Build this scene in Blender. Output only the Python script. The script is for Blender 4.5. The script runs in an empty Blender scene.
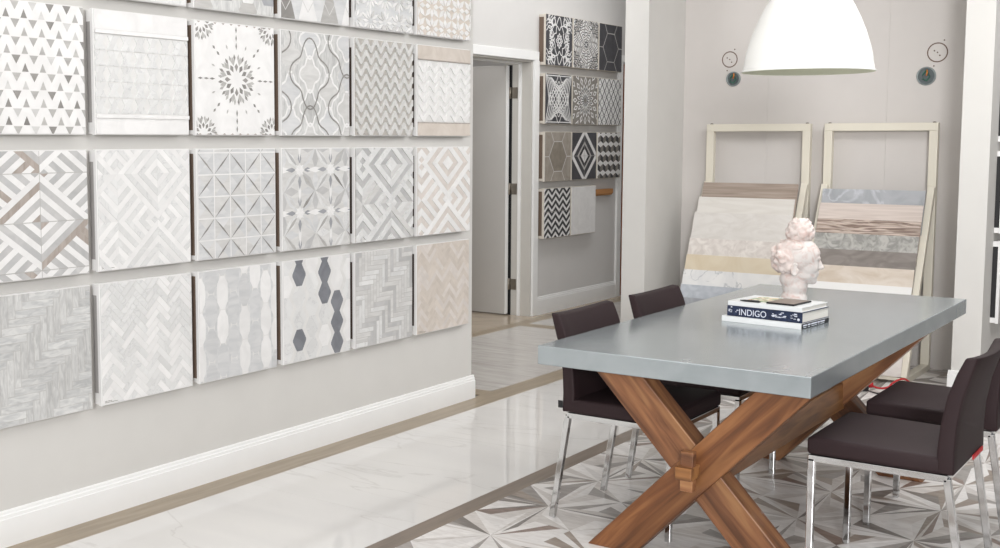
import bpy, bmesh, math, random
from mathutils import Vector, Matrix
from math import sin, cos, pi, radians, sqrt, atan2
S = bpy.context.scene
COL = S.collection
random.seed(7)

# ---------------------------------------------------------------- camera
F_PX, YAW, PITCH, CX, CY = 1183.3, .636076, .09299, 500-95.908, 274-23.699
cam_d = bpy.data.cameras.new('camera')
cam_d.sensor_width = 36; cam_d.lens = F_PX*36/1000
cam_d.shift_x = (500-CX)/1000; cam_d.shift_y = -(274-CY)/1000
cam_d.clip_start = .05; cam_d.clip_end = 60
cam = bpy.data.objects.new('camera', cam_d); COL.objects.link(cam)
cam.location = (0, 0, 1.55)
cam.rotation_euler = (pi/2-PITCH, 0, YAW)
S.camera = cam

# ---------------------------------------------------------------- light, exposure
S.view_settings.view_transform = 'Standard'
S.view_settings.look = 'None'
S.view_settings.gamma = 1
S.view_settings.use_curve_mapping = False
S.view_settings.exposure = 0.07
W = bpy.data.worlds.new('daylight'); S.world = W; W.use_nodes = True
W.node_tree.nodes['Background'].inputs[0].default_value = (.985, .99, 1, 1)
W.node_tree.nodes['Background'].inputs[1].default_value = .36

def area(name, loc, target, sx, sy, power, color=(1, 1, 1)):
    d = bpy.data.lights.new(name, 'AREA'); d.shape = 'RECTANGLE'; d.size = sx; d.size_y = sy
    d.energy = power; d.color = color
    o = bpy.data.objects.new(name, d); COL.objects.link(o); o.location = loc
    o.rotation_euler = (Vector(target)-Vector(loc)).to_track_quat('-Z', 'Y').to_euler()
    return o
area('window_light', (2.6, -4.6, 2.7), (-2.6, 7.5, 1.0), 1.6, 1.4, 620, (.995, .995, 1))
area('added_fill_light', (-1.6, 3.2, 3.25), (-1.6, 3.2, 0), 3.0, 1.2, 26, (1, .99, .98))  # this and the next are added overhead fills, no fixtures modelled
area('added_fill_light', (-1.5, 5.6, 3.22), (-2.4, 5.8, 0), 1.2, 2.6, 62, (.995, .995, 1))
area('added_fill_light', (-.2, 6.6, 3.2), (-3.7, 7.6, 1.1), 1.6, .8, 44, (1, .995, .99))  # unseen fill added to brighten the partition and alcove back wall
area('added_fill_light', (-4.25, 9.0, 3.2), (-5.2, 9.0, .6), 2.6, .7, 21)  # unseen fill added to brighten the corridor wall
area('added_fill_light', (-4.35, 6.7, 3.1), (-5.25, 9.7, .7), .6, .8, 14)  # another added fill, aimed at the lower corridor wall
area('added_fill_light', (-6.3, 8.6, 3.25), (-6.3, 8.6, 0), 1.0, 1.0, 22)  # added fill for the dark room behind the door

# ---------------------------------------------------------------- materials
def lin(c):
    if isinstance(c, str): c = [int(c[i:i+2], 16)/255 for i in (0, 2, 4)]
    return tuple(x/12.92 if x <= .04045 else ((x+.055)/1.055)**2.4 for x in c)
MC = {}
def mat(name, c, rough=.6, metal=0, spec=.5, bump=0, bscale=200):
    if name in MC: return MC[name]
    m = bpy.data.materials.new(name); m.use_nodes = True; MC[name] = m
    nt = m.node_tree; b = nt.nodes['Principled BSDF']
    b.inputs['Base Color'].default_value = (*lin(c), 1)
    b.inputs['Roughness'].default_value = rough; b.inputs['Metallic'].default_value = metal
    b.inputs['Specular IOR Level'].default_value = spec
    tc = nt.nodes.new('ShaderNodeTexCoord')
    n = nt.nodes.new('ShaderNodeTexNoise'); n.inputs['Scale'].default_value = 6; n.inputs['Detail'].default_value = 4
    nt.links.new(tc.outputs['Object'], n.inputs['Vector'])
    mx = nt.nodes.new('ShaderNodeMix'); mx.data_type = 'RGBA'
    l = lin(c); mx.inputs[6].default_value = (*[x*.97 for x in l], 1); mx.inputs[7].default_value = (*[min(1, x*1.03) for x in l], 1)
    nt.links.new(n.outputs[0], mx.inputs[0]); nt.links.new(mx.outputs[2], b.inputs['Base Color'])
    if bump:
        n2 = nt.nodes.new('ShaderNodeTexNoise'); n2.inputs['Scale'].default_value = bscale
        nt.links.new(tc.outputs['Object'], n2.inputs['Vector'])
        bp = nt.nodes.new('ShaderNodeBump'); bp.inputs['Strength'].default_value = bump; bp.inputs['Distance'].default_value = .002
        nt.links.new(n2.outputs[0], bp.inputs['Height']); nt.links.new(bp.outputs[0], b.inputs['Normal'])
    return m
def stone(name, c1, c2, rough=.4, scale=(8, 8, 8), det=6, dist=1.5, lo=.35, hi=.65, vein=None, veins=3, vw=.02, island=0, metal=0, rot=(0, 0, 0)):
    """noise stone / streaked wood-look: c1..c2 mottling, optional darker veins, per-piece variation"""
    if name in MC: return MC[name]
    m = bpy.data.materials.new(name); m.use_nodes = True; MC[name] = m
    nt = m.node_tree; N = nt.nodes; L = nt.links; b = N['Principled BSDF']
    b.inputs['Roughness'].default_value = rough; b.inputs['Metallic'].default_value = metal
    tc = N.new('ShaderNodeTexCoord'); mp = N.new('ShaderNodeMapping'); mp.inputs['Scale'].default_value = scale
    mp.inputs['Rotation'].default_value = rot
    L.new(tc.outputs['Object'], mp.inputs[0])
    vec = mp.outputs[0]
    geo = N.new('ShaderNodeNewGeometry')
    if island:
        ad = N.new('ShaderNodeVectorMath'); ad.operation = 'ADD'
        sc = N.new('ShaderNodeVectorMath'); sc.operation = 'SCALE'; sc.inputs[0].default_value = (37, 53, 91)
        L.new(geo.outputs['Random Per Island'], sc.inputs['Scale']); L.new(vec, ad.inputs[0]); L.new(sc.outputs[0], ad.inputs[1]); vec = ad.outputs[0]
    n = N.new('ShaderNodeTexNoise'); n.inputs['Scale'].default_value = 1; n.inputs['Detail'].default_value = det; n.inputs['Distortion'].default_value = dist
    L.new(vec, n.inputs['Vector'])
    r = N.new('ShaderNodeMapRange'); r.inputs[1].default_value = lo; r.inputs[2].default_value = hi
    L.new(n.outputs[0], r.inputs[0])
    mx = N.new('ShaderNodeMix'); mx.data_type = 'RGBA'; mx.inputs[6].default_value = (*lin(c1), 1); mx.inputs[7].default_value = (*lin(c2), 1)
    L.new(r.outputs[0], mx.inputs[0]); out = mx.outputs[2]
    if vein:
        n2 = N.new('ShaderNodeTexNoise'); n2.inputs['Scale'].default_value = veins/8; n2.inputs['Detail'].default_value = 5; n2.inputs['Distortion'].default_value = 1.2
        L.new(vec, n2.inputs['Vector'])
        s = N.new('ShaderNodeMath'); s.operation = 'SUBTRACT'; s.inputs[1].default_value = .5; L.new(n2.outputs[0], s.inputs[0])
        a = N.new('ShaderNodeMath'); a.operation = 'ABSOLUTE'; L.new(s.outputs[0], a.inputs[0])
        r2 = N.new('ShaderNodeMapRange'); r2.inputs[1].default_value = 0; r2.inputs[2].default_value = vw; r2.inputs[3].default_value = .7; r2.inputs[4].default_value = 0
        L.new(a.outputs[0], r2.inputs[0])
        m2 = N.new('ShaderNodeMix'); m2.data_type = 'RGBA'; m2.inputs[7].default_value = (*lin(vein), 1)
        L.new(r2.outputs[0], m2.inputs[0]); L.new(out, m2.inputs[6]); out = m2.outputs[2]
    if island:
        h = N.new('ShaderNodeHueSaturation'); r3 = N.new('ShaderNodeMapRange'); r3.inputs[3].default_value = 1-island; r3.inputs[4].default_value = 1+island
        L.new(geo.outputs['Random Per Island'], r3.inputs[0]); L.new(r3.outputs[0], h.inputs['Value']); L.new(out, h.inputs['Color']); out = h.outputs[0]
    L.new(out, b.inputs['Base Color'])
    return m

M_wall = mat('wall_paint', 'd0ceca', .85, bump=.05)
M_wall_back = mat('alcove_wall_paint', 'd2cdc9', .8, bump=.05)
M_wall_far = mat('corridor_wall_paint', 'd2d0ce', .8)
M_ceil = mat('ceiling_paint', 'efeeec', .9)
M_trim = mat('white_gloss_trim', 'f0f0ef', .35)
M_door = mat('door_paint', 'bdbab6', .5)
M_jamb = mat('jamb_paint', 'c8c5bf', .5)
M_marble = stone('polished_white_marble', 'e6e4e1', 'dedcda', .04, (.7, 3.2, 1), 5, .6, .3, .7, 'd2cfcc', 5, .008)
M_strip = stone('beige_wood_look_border', 'a3947f', '93846f', .3, (30, 3, 30), 5, .5)
M_strip2 = stone('brown_wood_look_border', '85776a', '75685c', .3, (30, 3, 30), 5, .5)
M_corr = stone('grey_travertine_tile', 'cfcbc7', 'b8b3ae', .25, (3, 22, 6), 6, 1.0, .3, .7)
M_beige_floor = stone('beige_stone_floor', 'b9aa96', 'a99a87', .18, (3, 3, 3))
M_dkfloor = stone('dark_grey_carpet', '7b7874', '6d6a67', .8, (20, 20, 20))
sh = dict(rough=.33, scale=(9, 34, 9), det=5, dist=1.0, island=.07)
FLOORM = [stone('shard_white', 'efecea', 'dfdbd8', **sh), stone('shard_pale', 'dcd7d3', 'c8c2bd', **sh),
          stone('shard_grey', 'a8a29e', '8f8985', **sh), stone('shard_taupe', 'a3968b', '8b7d72', **sh),
          stone('shard_dark', '8c8580', '6f6863', **sh), stone('shard_brown', '96837a', '7c6a60', **sh)]
M_conc = stone('zinc_grey_tabletop', 'acb3b6', '9fa7aa', .2, (5, 2.5, 5), 8, 1.0, .3, .7, metal=.45)
M_leather = mat('dark_brown_leatherette', '2e2123', .62, spec=.25, bump=.12, bscale=350)
M_piping = mat('dark_seam', '2a2023', .7)
M_chrome = mat('polished_chrome', 'd9dadb', .09, 1)
M_cream = mat('cream_painted_metal', 'e0dacb', .45)
M_white = mat('white_board', 'e4e3e2', .55)
M_cleat = mat('wood_cleat', '6d5c4f', .7)
M_cleat_d = mat('shaded_wood_cleat', '41352e', .7)  # cleat wood with the shade behind the boards put into its colour
M_slot = mat('grey_cleat', 'a19e9c', .7)
M_cleat_l = mat('orange_wood_cleat', 'b5814f', .6)
M_black = mat('black_plastic', '1b1b1d', .45)

def woodmat(name, c1, c2, c3, seed=0, rough=.42):
    m = bpy.data.materials.new(name); m.use_nodes = True; nt = m.node_tree; N = nt.nodes; L = nt.links; b = N['Principled BSDF']
    b.inputs['Roughness'].default_value = rough
    tc = N.new('ShaderNodeTexCoord'); mp = N.new('ShaderNodeMapping'); mp.inputs['Scale'].default_value = (2.2, 26, 26); mp.inputs['Location'].default_value = (seed*3.1, seed*7.7, seed)
    L.new(tc.outputs['Object'], mp.inputs[0])
    n = N.new('ShaderNodeTexNoise'); n.inputs['Scale'].default_value = 1; n.inputs['Detail'].default_value = 7; n.inputs['Distortion'].default_value = 1.1
    L.new(mp.outputs[0], n.inputs['Vector'])
    cr = N.new('ShaderNodeValToRGB'); cr.color_ramp.elements[0].position = .3; cr.color_ramp.elements[1].position = .7
    cr.color_ramp.elements[0].color = (*lin(c1), 1); cr.color_ramp.elements[1].color = (*lin(c3), 1)
    e = cr.color_ramp.elements.new(.5); e.color = (*lin(c2), 1)
    L.new(n.outputs[0], cr.inputs[0])
    mp2 = N.new('ShaderNodeMapping'); mp2.inputs['Scale'].default_value = (.9, 7, 7); L.new(tc.outputs['Object'], mp2.inputs[0])
    n2 = N.new('ShaderNodeTexNoise'); n2.inputs['Scale'].default_value = 1; n2.inputs['Detail'].default_value = 3; L.new(mp2.outputs[0], n2.inputs['Vector'])
    r = N.new('ShaderNodeMapRange'); r.inputs[1].default_value = .35; r.inputs[2].default_value = .65; r.inputs[3].default_value = .72; r.inputs[4].default_value = 1.15
    L.new(n2.outputs[0], r.inputs[0]); h = N.new('ShaderNodeHueSaturation'); L.new(r.outputs[0], h.inputs['Value']); L.new(cr.outputs[0], h.inputs['Color'])
    L.new(h.outputs[0], b.inputs['Base Color'])
    return m
WOOD = [woodmat('acacia_wood_a', '5a3620', '7b4e2e', '96663f', 1), woodmat('acacia_wood_b', '65402a', '8f6040', 'a87a52', 5), woodmat('acacia_wood_c', '6a4529', '8f6138', 'a87a4c', 9)]

# ---------------------------------------------------------------- object helpers
def tag(o, label=None, cat=None, group=None, kind=None):
    if label: o['label'] = label
    if cat: o['category'] = cat
    if group: o['group'] = group
    if kind: o['kind'] = kind
    return o
def empty(name, loc=(0, 0, 0), rz=0, label=None, cat=None, group=None):
    o = bpy.data.objects.new(name, None); COL.objects.link(o); o.location = loc; o.rotation_euler = (0, 0, rz)
    o.empty_display_size = .05
    return tag(o, label, cat, group)
class MB:
    def __init__(s): s.bm = bmesh.new(); s.mats = []
    def mi(s, m):
        if m not in s.mats: s.mats.append(m)
        return s.mats.index(m)
    def box(s, x0, x1, y0, y1, z0, z1, m, M=None):
        vs = [Vector((x, y, z)) for x in (x0, x1) for y in (y0, y1) for z in (z0, z1)]
        if M: vs = [M @ v for v in vs]
        v = [s.bm.verts.new(p) for p in vs]; k = s.mi(m)
        for f in ((0, 1, 3, 2), (4, 6, 7, 5), (0, 4, 5, 1), (2, 3, 7, 6), (0, 2, 6, 4), (1, 5, 7, 3)):
            s.bm.faces.new([v[i] for i in f]).material_index = k
        return v
    def prism(s, pts, axis, a, b, m, M=None):
        """extrude 2D polygon along axis ('x': pts=(y,z), 'y': pts=(x,z), 'z': pts=(x,y))"""
        def P(p, t):
            q = {'x': (t, p[0], p[1]), 'y': (p[0], t, p[1]), 'z': (p[0], p[1], t)}[axis]
            q = Vector(q); return M @ q if M else q
        A = [s.bm.verts.new(P(p, a)) for p in pts]; B = [s.bm.verts.new(P(p, b)) for p in pts]; k = s.mi(m); n = len(pts)
        fs = [s.bm.faces.new(A[::-1]), s.bm.faces.new(B)]
        for i in range(n): fs.append(s.bm.faces.new((A[i], A[(i+1) % n], B[(i+1) % n], B[i])))
        for f in fs: f.material_index = k
    def lathe(s, prof, m, n=48, c=(0, 0, 0), M=None, smooth=True):
        k = s.mi(m); rings = []
        for r, z in prof:
            if r < 1e-6:
                p = Vector((c[0], c[1], c[2]+z)); rings.append([s.bm.verts.new(M @ p if M else p)])
            else:
                R = []
                for i in range(n):
                    p = Vector((c[0]+r*cos(2*pi*i/n), c[1]+r*sin(2*pi*i/n), c[2]+z)); R.append(s.bm.verts.new(M @ p if M else p))
                rings.append(R)
        for a, b in zip(rings, rings[1:]):
            for i in range(n):
                j = (i+1) % n
                q = [a[i % len(a)], a[j % len(a)], b[j % len(b)], b[i % len(b)]]
                u = []; [u.append(v) for v in q if v not in u]
                if len(u) > 2:
                    f = s.bm.faces.new(u); f.material_index = k; f.smooth = smooth
    def tube(s, pts, r, m, n=10, cap=True):
        pts = [Vector(p) for p in pts]; k = s.mi(m); rings = []
        up = Vector((0, 0, 1))
        for i, p in enumerate(pts):
            d = (pts[min(i+1, len(pts)-1)]-pts[max(i-1, 0)]).normalized()
            a = d.cross(up);
            if a.length < .05: a = d.cross(Vector((0, 1, 0)))
            a.normalize(); b = d.cross(a)
            rr = r[i] if isinstance(r, (list, tuple)) else r
            rings.append([s.bm.verts.new(p+a*rr*cos(2*pi*j/n)+b*rr*sin(2*pi*j/n)) for j in range(n)])
        for a, b in zip(rings, rings[1:]):
            for j in range(n):
                f = s.bm.faces.new((a[j], a[(j+1) % n], b[(j+1) % n], b[j])); f.material_index = k; f.smooth = True
        if cap:
            s.bm.faces.new(rings[0]).material_index = k; s.bm.faces.new(rings[-1]).material_index = k
    def bar(s, p, q, w, d, m, side=(0, 1, 0)):
        """square bar from p to q; w across, d along 'side'"""
        p = Vector(p); q = Vector(q); e = (q-p).normalized(); sd = Vector(side); sd = (sd-e*sd.dot(e)).normalized(); t = e.cross(sd)
        k = s.mi(m); A = [s.bm.verts.new(c+t*a*w/2+sd*b*d/2) for c in (p, q) for a, b in ((-1, -1), (1, -1), (1, 1), (-1, 1))]
        for f in ((3, 2, 1, 0), (4, 5, 6, 7), (0, 1, 5, 4), (1, 2, 6, 5), (2, 3, 7, 6), (3, 0, 4, 7)):
            s.bm.faces.new([A[i] for i in f]).material_index = k
    def build(s, name, parent=None, bevel=0, seg=2, smooth=False, fix=True, loc=None):
        if fix: bmesh.ops.recalc_face_normals(s.bm, faces=s.bm.faces)
        me = bpy.data.meshes.new(name); s.bm.to_mesh(me); s.bm.free()
        for m in s.mats: me.materials.append(m)
        if smooth:
            for p in me.polygons: p.use_smooth = True
        o = bpy.data.objects.new(name, me); COL.objects.link(o)
        if parent: o.parent = parent
        if loc: o.location = loc
        if bevel:
            b = o.modifiers.new('bevel', 'BEVEL'); b.width = bevel; b.segments = seg; b.limit_method = 'ANGLE'; b.angle_limit = radians(40)
            b.harden_normals = False
        return o
def struct(name, mb, **k): return tag(mb.build(name, **k), kind='structure')

# ---------------------------------------------------------------- room shell
XL, XF, YB = -3.85, -5.25, 8.54          # sample wall, corridor wall, alcove back wall
CH = 3.3
def wbox(name, x0, x1, y0, y1, z0=0, z1=CH, m=M_wall):
    mb = MB(); mb.box(x0, x1, y0, y1, z0, z1, m); return struct(name, mb)
wbox('wall_left', XL-.12, XL, -2.2, 5.895)
wbox('wall_corridor_near', XF-.15, XF, 5.0, 7.95, m=M_wall_far)
wbox('wall_corridor', XF-.15, XF, 8.985, 10.70, m=M_wall_far)
wbox('wall_corridor_end', XF-.15, XL-.0, 12.0, 12.1, m=M_wall_far)
wbox('wall_corridor_return', XF, XL-.12, 4.9, 5.0, m=M_wall_far)
wbox('wall_partition', XL, -3.668, 7.90, 12.0)
wbox('wall_pillar', -1.562, -1.40, 7.79, 12.0)
wbox('wall_above_door', XF-.15, XF, 7.95, 8.985, 2.235, CH, M_wall_far)
wbox('wall_above_opening', XF-.15, XF, 10.70, 12.0, 2.31, CH, M_wall_far)
# alcove back wall from vertical boards with fine joints
mb = MB()
xs = [-3.668, -3.02, -2.19, -1.562]
mb.box(-3.668, -1.562, YB+.004, YB+.12, 0, CH, M_wall_back)
for a, b in zip(xs, xs[1:]): mb.box(a+.0005, b-.0005, YB, YB+.004, 0, CH, M_wall_back)
struct('wall_back', mb)
# room behind the open corridor door
mb = MB(); mb.box(-7.6, -7.5, 7.0, 11.0, 0, CH, M_wall_far); mb.box(-7.5, XF-.15, 10.9, 11.0, 0, CH, M_wall_far); mb.box(-7.5, XF-.15, 7.0, 7.1, 0, CH, M_wall_far)
struct('wall_door_room', mb)
mb = MB(); mb.box(-7.6, 3.6, -2.2, 12.1, CH, CH+.1, M_ceil); struct('ceiling', mb)
wbox('wall_right', 3.6, 3.7, -2.2, 12.1, m=mat('grey_wall_paint', '8f8f90', .85))  # unseen wall, lengthened and greyed to cut ambient light from the right
wbox('wall_right_far', -1.40, 3.6, 12.0, 12.1)

# floor: one slab with inlaid zones
BX0, BX1 = -2.73, -2.635
mb = MB()
mb.box(-7.6, 3.7, -2.2, 12.1, -.1, -.004, M_dkfloor)
for i in range(9):          # polished slabs (1.2 m) with hairline joints
    y0 = -2.2+i*1.2; mb.box(-3.68, BX0, y0, min(y0+1.199, YB), -.004, 0, M_marble)
mb.box(XL, -3.68, -2.2, 12.0, -.004, .0004, M_strip)
mb.box(BX0, BX1, -2.2, YB, -.004, .0004, M_strip2)
mb.box(-5.05, XL, 6.13, 8.47, -.004, 0, M_corr)
mb.box(-5.17, XL, 6.0, 6.13, -.004, .0003, M_strip)
mb.box(-5.17, -5.05, 6.13, 12.0, -.004, .0003, M_strip)
mb.box(-5.05, XL, 8.47, 8.62, -.004, .0003, M_strip)
mb.box(-5.05, XL, 8.62, 12.0, -.004, 0, M_corr)
mb.box(-7.6, -5.17, 5.0, 12.0, -.004, 0, M_beige_floor)
for j in range(6, 12): mb.box(-5.05, XL, j*.61+2.6, j*.61+2.602, 0, .0002, M_dkfloor) if 6.2 < j*.61+2.6 < 8.4 else None
struct('floor', mb)

def clip(poly, clipper):
    out = list(poly)
    area2 = sum(clipper[i][0]*clipper[(i+1) % len(clipper)][1]-clipper[(i+1) % len(clipper)][0]*clipper[i][1] for i in range(len(clipper)))
    if area2 < 0: clipper = clipper[::-1]
    for i in range(len(clipper)):
        a = clipper[i]; b = clipper[(i+1) % len(clipper)]; inp = out; out = []
        if not inp: return []
        def side(p): return (b[0]-a[0])*(p[1]-a[1])-(b[1]-a[1])*(p[0]-a[0])
        for k in range(len(inp)):
            p = inp[k-1]; q = inp[k]; sp = side(p); sq = side(q)
            if sq >= 0:
                if sp < 0: t = sp/(sp-sq); out.append((p[0]+(q[0]-p[0])*t, p[1]+(q[1]-p[1])*t))
                out.append(q)
            elif sp >= 0: t = sp/(sp-sq); out.append((p[0]+(q[0]-p[0])*t, p[1]+(q[1]-p[1])*t))
    res = []
    for p in out:
        if not res or (abs(p[0]-res[-1][0])+abs(p[1]-res[-1][1])) > 1e-6: res.append(p)
    if len(res) > 1 and abs(res[0][0]-res[-1][0])+abs(res[0][1]-res[-1][1]) < 1e-6: res.pop()
    return res if len(res) > 2 else []
def lerp(a, b, t): return (a[0]+(b[0]-a[0])*t, a[1]+(b[1]-a[1])*t)

# shard mosaic carpet of stone to the right of the brown border
mb = MB(); rnd = random.Random(3)
PX, PY = .452, .46; FX0, FX1, FY0, FY1 = BX1, 1.2, 2.2, YB
rect = [(FX0, FY0), (FX1, FY0), (FX1, FY1), (FX0, FY1)]
wts = [13, 8, 4, 3, 2.4, 1]
def shard(p, h=0):
    p = clip(p, rect)
    if not p: return
    A = sum(p[i][0]*p[(i+1) % len(p)][1]-p[(i+1) % len(p)][0]*p[i][1] for i in range(len(p)))/2
    if abs(A) < 2e-5: return
    if A < 0: p = p[::-1]
    m = rnd.choices(FLOORM, wts)[0]; k = mb.mi(m)
    f = mb.bm.faces.new([mb.bm.verts.new((x, y, .0006)) for x, y in p]); f.material_index = k
def tri_shards(A, B, C):
    G = ((A[0]*.42+B[0]*.33+C[0]*.25), (A[1]*.42+B[1]*.33+C[1]*.25))
    for V, U in ((A, B), (B, C), (C, A)):
        ts = (0, .40+.15*rnd.random(), 1) if rnd.random() < .6 else (0, .24, .55+.1*rnd.random(), 1)
        for a, b in zip(ts, ts[1:]): shard([V, lerp(U, G, a), lerp(U, G, b)])
for i in range(-2, 10):
    for j in range(-5, 13):
        x0 = -2.42+PX*i; y0 = 3.85+PY*j
        a, b, c, d = (x0, y0), (x0+PX, y0), (x0+PX, y0+PY), (x0, y0+PY); o = (x0+PX/2, y0+PY/2)
        for s, e in ((a, b), (b, c), (c, d), (d, a)): tri_shards(s, e, o)
mos = mb.build('trim_1', fix=False); tag(mos, kind='structure')
mos.name = 'floor_mosaic'
mb = MB(); mb.box(1.2, 3.6, -2.2, 12, -.004, 0, M_marble); mb.box(BX1, 1.2, -2.2, 2.2, -.004, 0, M_marble)
mb.box(-1.4, 1.2, YB, 12, -.004, 0, M_marble); struct('floor_right', mb)

# baseboards
def baseboard(name, pts_dir, x, y0, y1, z=.14, t=.018):
    """+x facing board along y with two moulded steps"""
    mb = MB()
    pr = [(x, 0), (x+t, 0), (x+t, z-.032), (x+t-.004, z-.030), (x+t-.004, z-.018), (x+t-.009, z-.014), (x+t-.009, z-.004), (x+t-.013, z), (x, z)]
    mb.prism(pr, 'y', y0, y1, M_trim); return struct(name, mb)
baseboard('baseboard_left', 0, XL, -2.2, 5.913)
mb = MB(); pr = [(y-.055, z) for y, z in ((5.95, 0), (5.968, 0), (5.968, .108), (5.964, .110), (5.964, .122), (5.959, .126), (5.959, .136), (5.955, .14), (5.95, .14))]
mb.prism(pr, 'x', XL-.12, XL, M_trim); struct('baseboard_left_end', mb)
baseboard('baseboard_corridor', 0, XF, 9.06, 10.61, .16, .02)
baseboard('baseboard_partition', 0, -3.668, 7.9, YB)
baseboard('baseboard_right', 0, -1.40, 7.775, 12)
mb = MB(); mb.box(-1.58, -1.385, 7.772, 7.79, 0, .115, M_trim); mb.box(-1.577, -1.388, 7.777, 7.79, .115, .14, M_trim); mb.box(-1.58, -1.562, 7.79, YB, 0, .125, M_trim)
struct('baseboard_pillar', mb, bevel=.003)

# corridor door: casing, jamb, open leaf with hinges
mb = MB()
mb.box(XF, XF+.022, 8.985, 9.07, 0, 2.235, M_trim); mb.box(XF, XF+.022, 7.86, 9.06, 2.235, 2.312, M_trim); mb.box(XF, XF+.022, 7.86, 7.95, 0, 2.235, M_trim)
struct('trim_1', mb, bevel=.003)
mb = MB(); mb.box(XF-.27, XF, 8.97, 8.986, 0, 2.235, M_jamb); mb.box(XF-.27, XF, 7.95, 8.95, 2.22, 2.236, M_jamb); mb.box(XF-.27, XF, 7.95, 7.966, 0, 2.22, M_jamb)
mb.box(XF-.125, XF-.10, 8.955, 8.97, 0, 2.22, M_trim); mb.box(XF-.125, XF-.10, 7.966, 8.955, 2.205, 2.22, M_trim)
mb.box(XF-.235, XF-.195, 8.962, 8.97, 0, 2.2, M_black)  # black strip painted in for the dark gap beside the leaf
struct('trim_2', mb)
dr = empty('door_1', (XF-.215, 8.90, 0)); dr['kind'] = 'structure'
mb = MB(); mb.box(-.93, .0, .0, .045, .012, 2.195, M_door); mb.build('door_leaf', dr, bevel=.002)
mb = MB(); mb.box(.0, .003, -.001, .046, .012, 2.195, M_trim); mb.build('leaf_edge', dr)  # white overlay puts the light on the leaf's edge into its colour
M_hinge = mat('satin_nickel', '8d867c', .35, .8)
for z in (1.96, 1.12, .275):
    mb = MB(); mb.box(-.002, .075, .062, .068, z-.048, z+.048, M_hinge)
    mb.tube([(.008, .052, z-.05), (.008, .052, z+.05)], .011, M_hinge); mb.build('hinge', dr)
# opening right of the dark samples
mb = MB(); mb.box(XF, XF+.022, 10.61, 10.70, 0, 2.31, M_trim); mb.box(XF, XF+.022, 10.61, 12.0, 2.31, 2.375, M_trim)
struct('trim_3', mb, bevel=.003)
M_odoor = stone('orange_brown_door', '8a4f2c', '6f3c20', .4, (30, 30, 2))
d2 = empty('door_2', (XF, 10.72, 0)); d2['kind'] = 'structure'
mb = MB(); mb.box(-.02, .025, 0, .9, .01, 2.29, M_odoor); mb.build('door_leaf', d2, bevel=.002)

# ---------------------------------------------------------------- tile sample panels
def pst(name, a, b, rough=.4, scale=(10, 10, 10), isl=.04, **k): return stone(name, a, b, rough, scale, 4, 1.2, island=isl, **k)
PW = pst('tile_white', 'eae9e8', 'e2e1e0'); PW2 = pst('tile_white_marble', 'e0e0df', 'd6d6d5', vein='c5c5c6', veins=8, vw=.015)
PG1 = pst('tile_pale_grey', 'd6d5d3', 'c9c8c6', scale=(6, 6, 30)); PG2 = pst('tile_mid_grey', 'bbb9b6', 'aba9a6', isl=.1, scale=(6, 6, 30)); PG3 = pst('tile_dark_grey', '96938f', '83807d', isl=.12)
PT = pst('tile_taupe', 'b3a9a2', 'a1978f', scale=(6, 30, 6)); PB = pst('tile_blue_grey', 'a6a7ab', '95979b'); PBL = pst('tile_pale_blue_grey', 'd5d5d5', 'c7c8c9', isl=.05, scale=(6, 6, 25))
PN = pst('tile_slate_blue', '85878d', '75777d', isl=.05); PBE = pst('tile_beige', 'd5ccc3', 'c9bfb5', isl=.05); PPK = pst('tile_rose_beige', 'dbd4ce', 'd0c8c2', isl=.04)
PDK = pst('tile_charcoal', '4a4a4e', '404044', isl=.05); PBK = pst('tile_black', '39393c', '303033', isl=.04); PDT = pst('tile_dark_taupe', '8b8680', '7b7670')
PWB = pst('tile_warm_shadow_grey', 'b8b3ad', 'a9a49e'); PMID = pst('tile_soft_grey', 'c4c3c2', 'b5b5b5', isl=.08)
PGR = pst('grout_grey', 'bfbdba', 'b6b4b1', isl=0); PGW = pst('grout_white', 'e2e1df', 'd9d8d6', isl=0)
PSK = pst('tile_streaked_grey', 'd2d2d0', 'b8b9b9', isl=.09, scale=(5, 14, 60)); PSV = pst('tile_streaked_grey_upright', 'd0d0ce', 'b6b6b5', isl=.09, scale=(5, 60, 14))

class Pat:
    """polygons in the unit square of a panel face; lay = inlay level, h = relief height in m"""
    def __init__(s, base): s.base = base; s.p = []; s.clipper = [(0, 0), (1, 0), (1, 1), (0, 1)]
    def poly(s, pts, m, lay=1, h=0, cl=None):
        q = clip(pts, cl) if cl else pts
        if len(q) > 2: q = clip(q, s.clipper)
        if len(q) > 2: s.p.append((q, m, lay, h))
    def line(s, pts, w, m, lay=2, h=0, closed=False):
        n = len(pts)
        if closed: pts = list(pts)+[pts[0]]
        L = []; R = []
        for i, p in enumerate(pts):
            if closed: a = pts[i-1] if i else pts[-2]; b = pts[i+1] if i < len(pts)-1 else pts[1]
            else: a = pts[max(i-1, 0)]; b = pts[min(i+1, len(pts)-1)]
            dx, dy = b[0]-a[0], b[1]-a[1]; l = math.hypot(dx, dy) or 1; nx, ny = -dy/l*w/2, dx/l*w/2
            L.append((p[0]+nx, p[1]+ny)); R.append((p[0]-nx, p[1]-ny))
        for i in range(len(pts)-1): s.poly([R[i], R[i+1], L[i+1], L[i]], m, lay, h)
    def disc(s, c, r, m, lay=2, n=14, ry=None): s.poly([(c[0]+r*cos(2*pi*i/n), c[1]+(ry or r)*sin(2*pi*i/n)) for i in range(n)], m, lay)
    def kite(s, c, a, r0, r1, w, m, lay=2, h=0, k=.5):
        e = (cos(a), sin(a)); n = (-e[1], e[0]); rm = r0+(r1-r0)*k
        s.poly([(c[0]+e[0]*r0, c[1]+e[1]*r0), (c[0]+e[0]*rm-n[0]*w/2, c[1]+e[1]*rm-n[1]*w/2), (c[0]+e[0]*r1, c[1]+e[1]*r1), (c[0]+e[0]*rm+n[0]*w/2, c[1]+e[1]*rm+n[1]*w/2)], m, lay, h)
R_ = random.Random(11)
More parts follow.
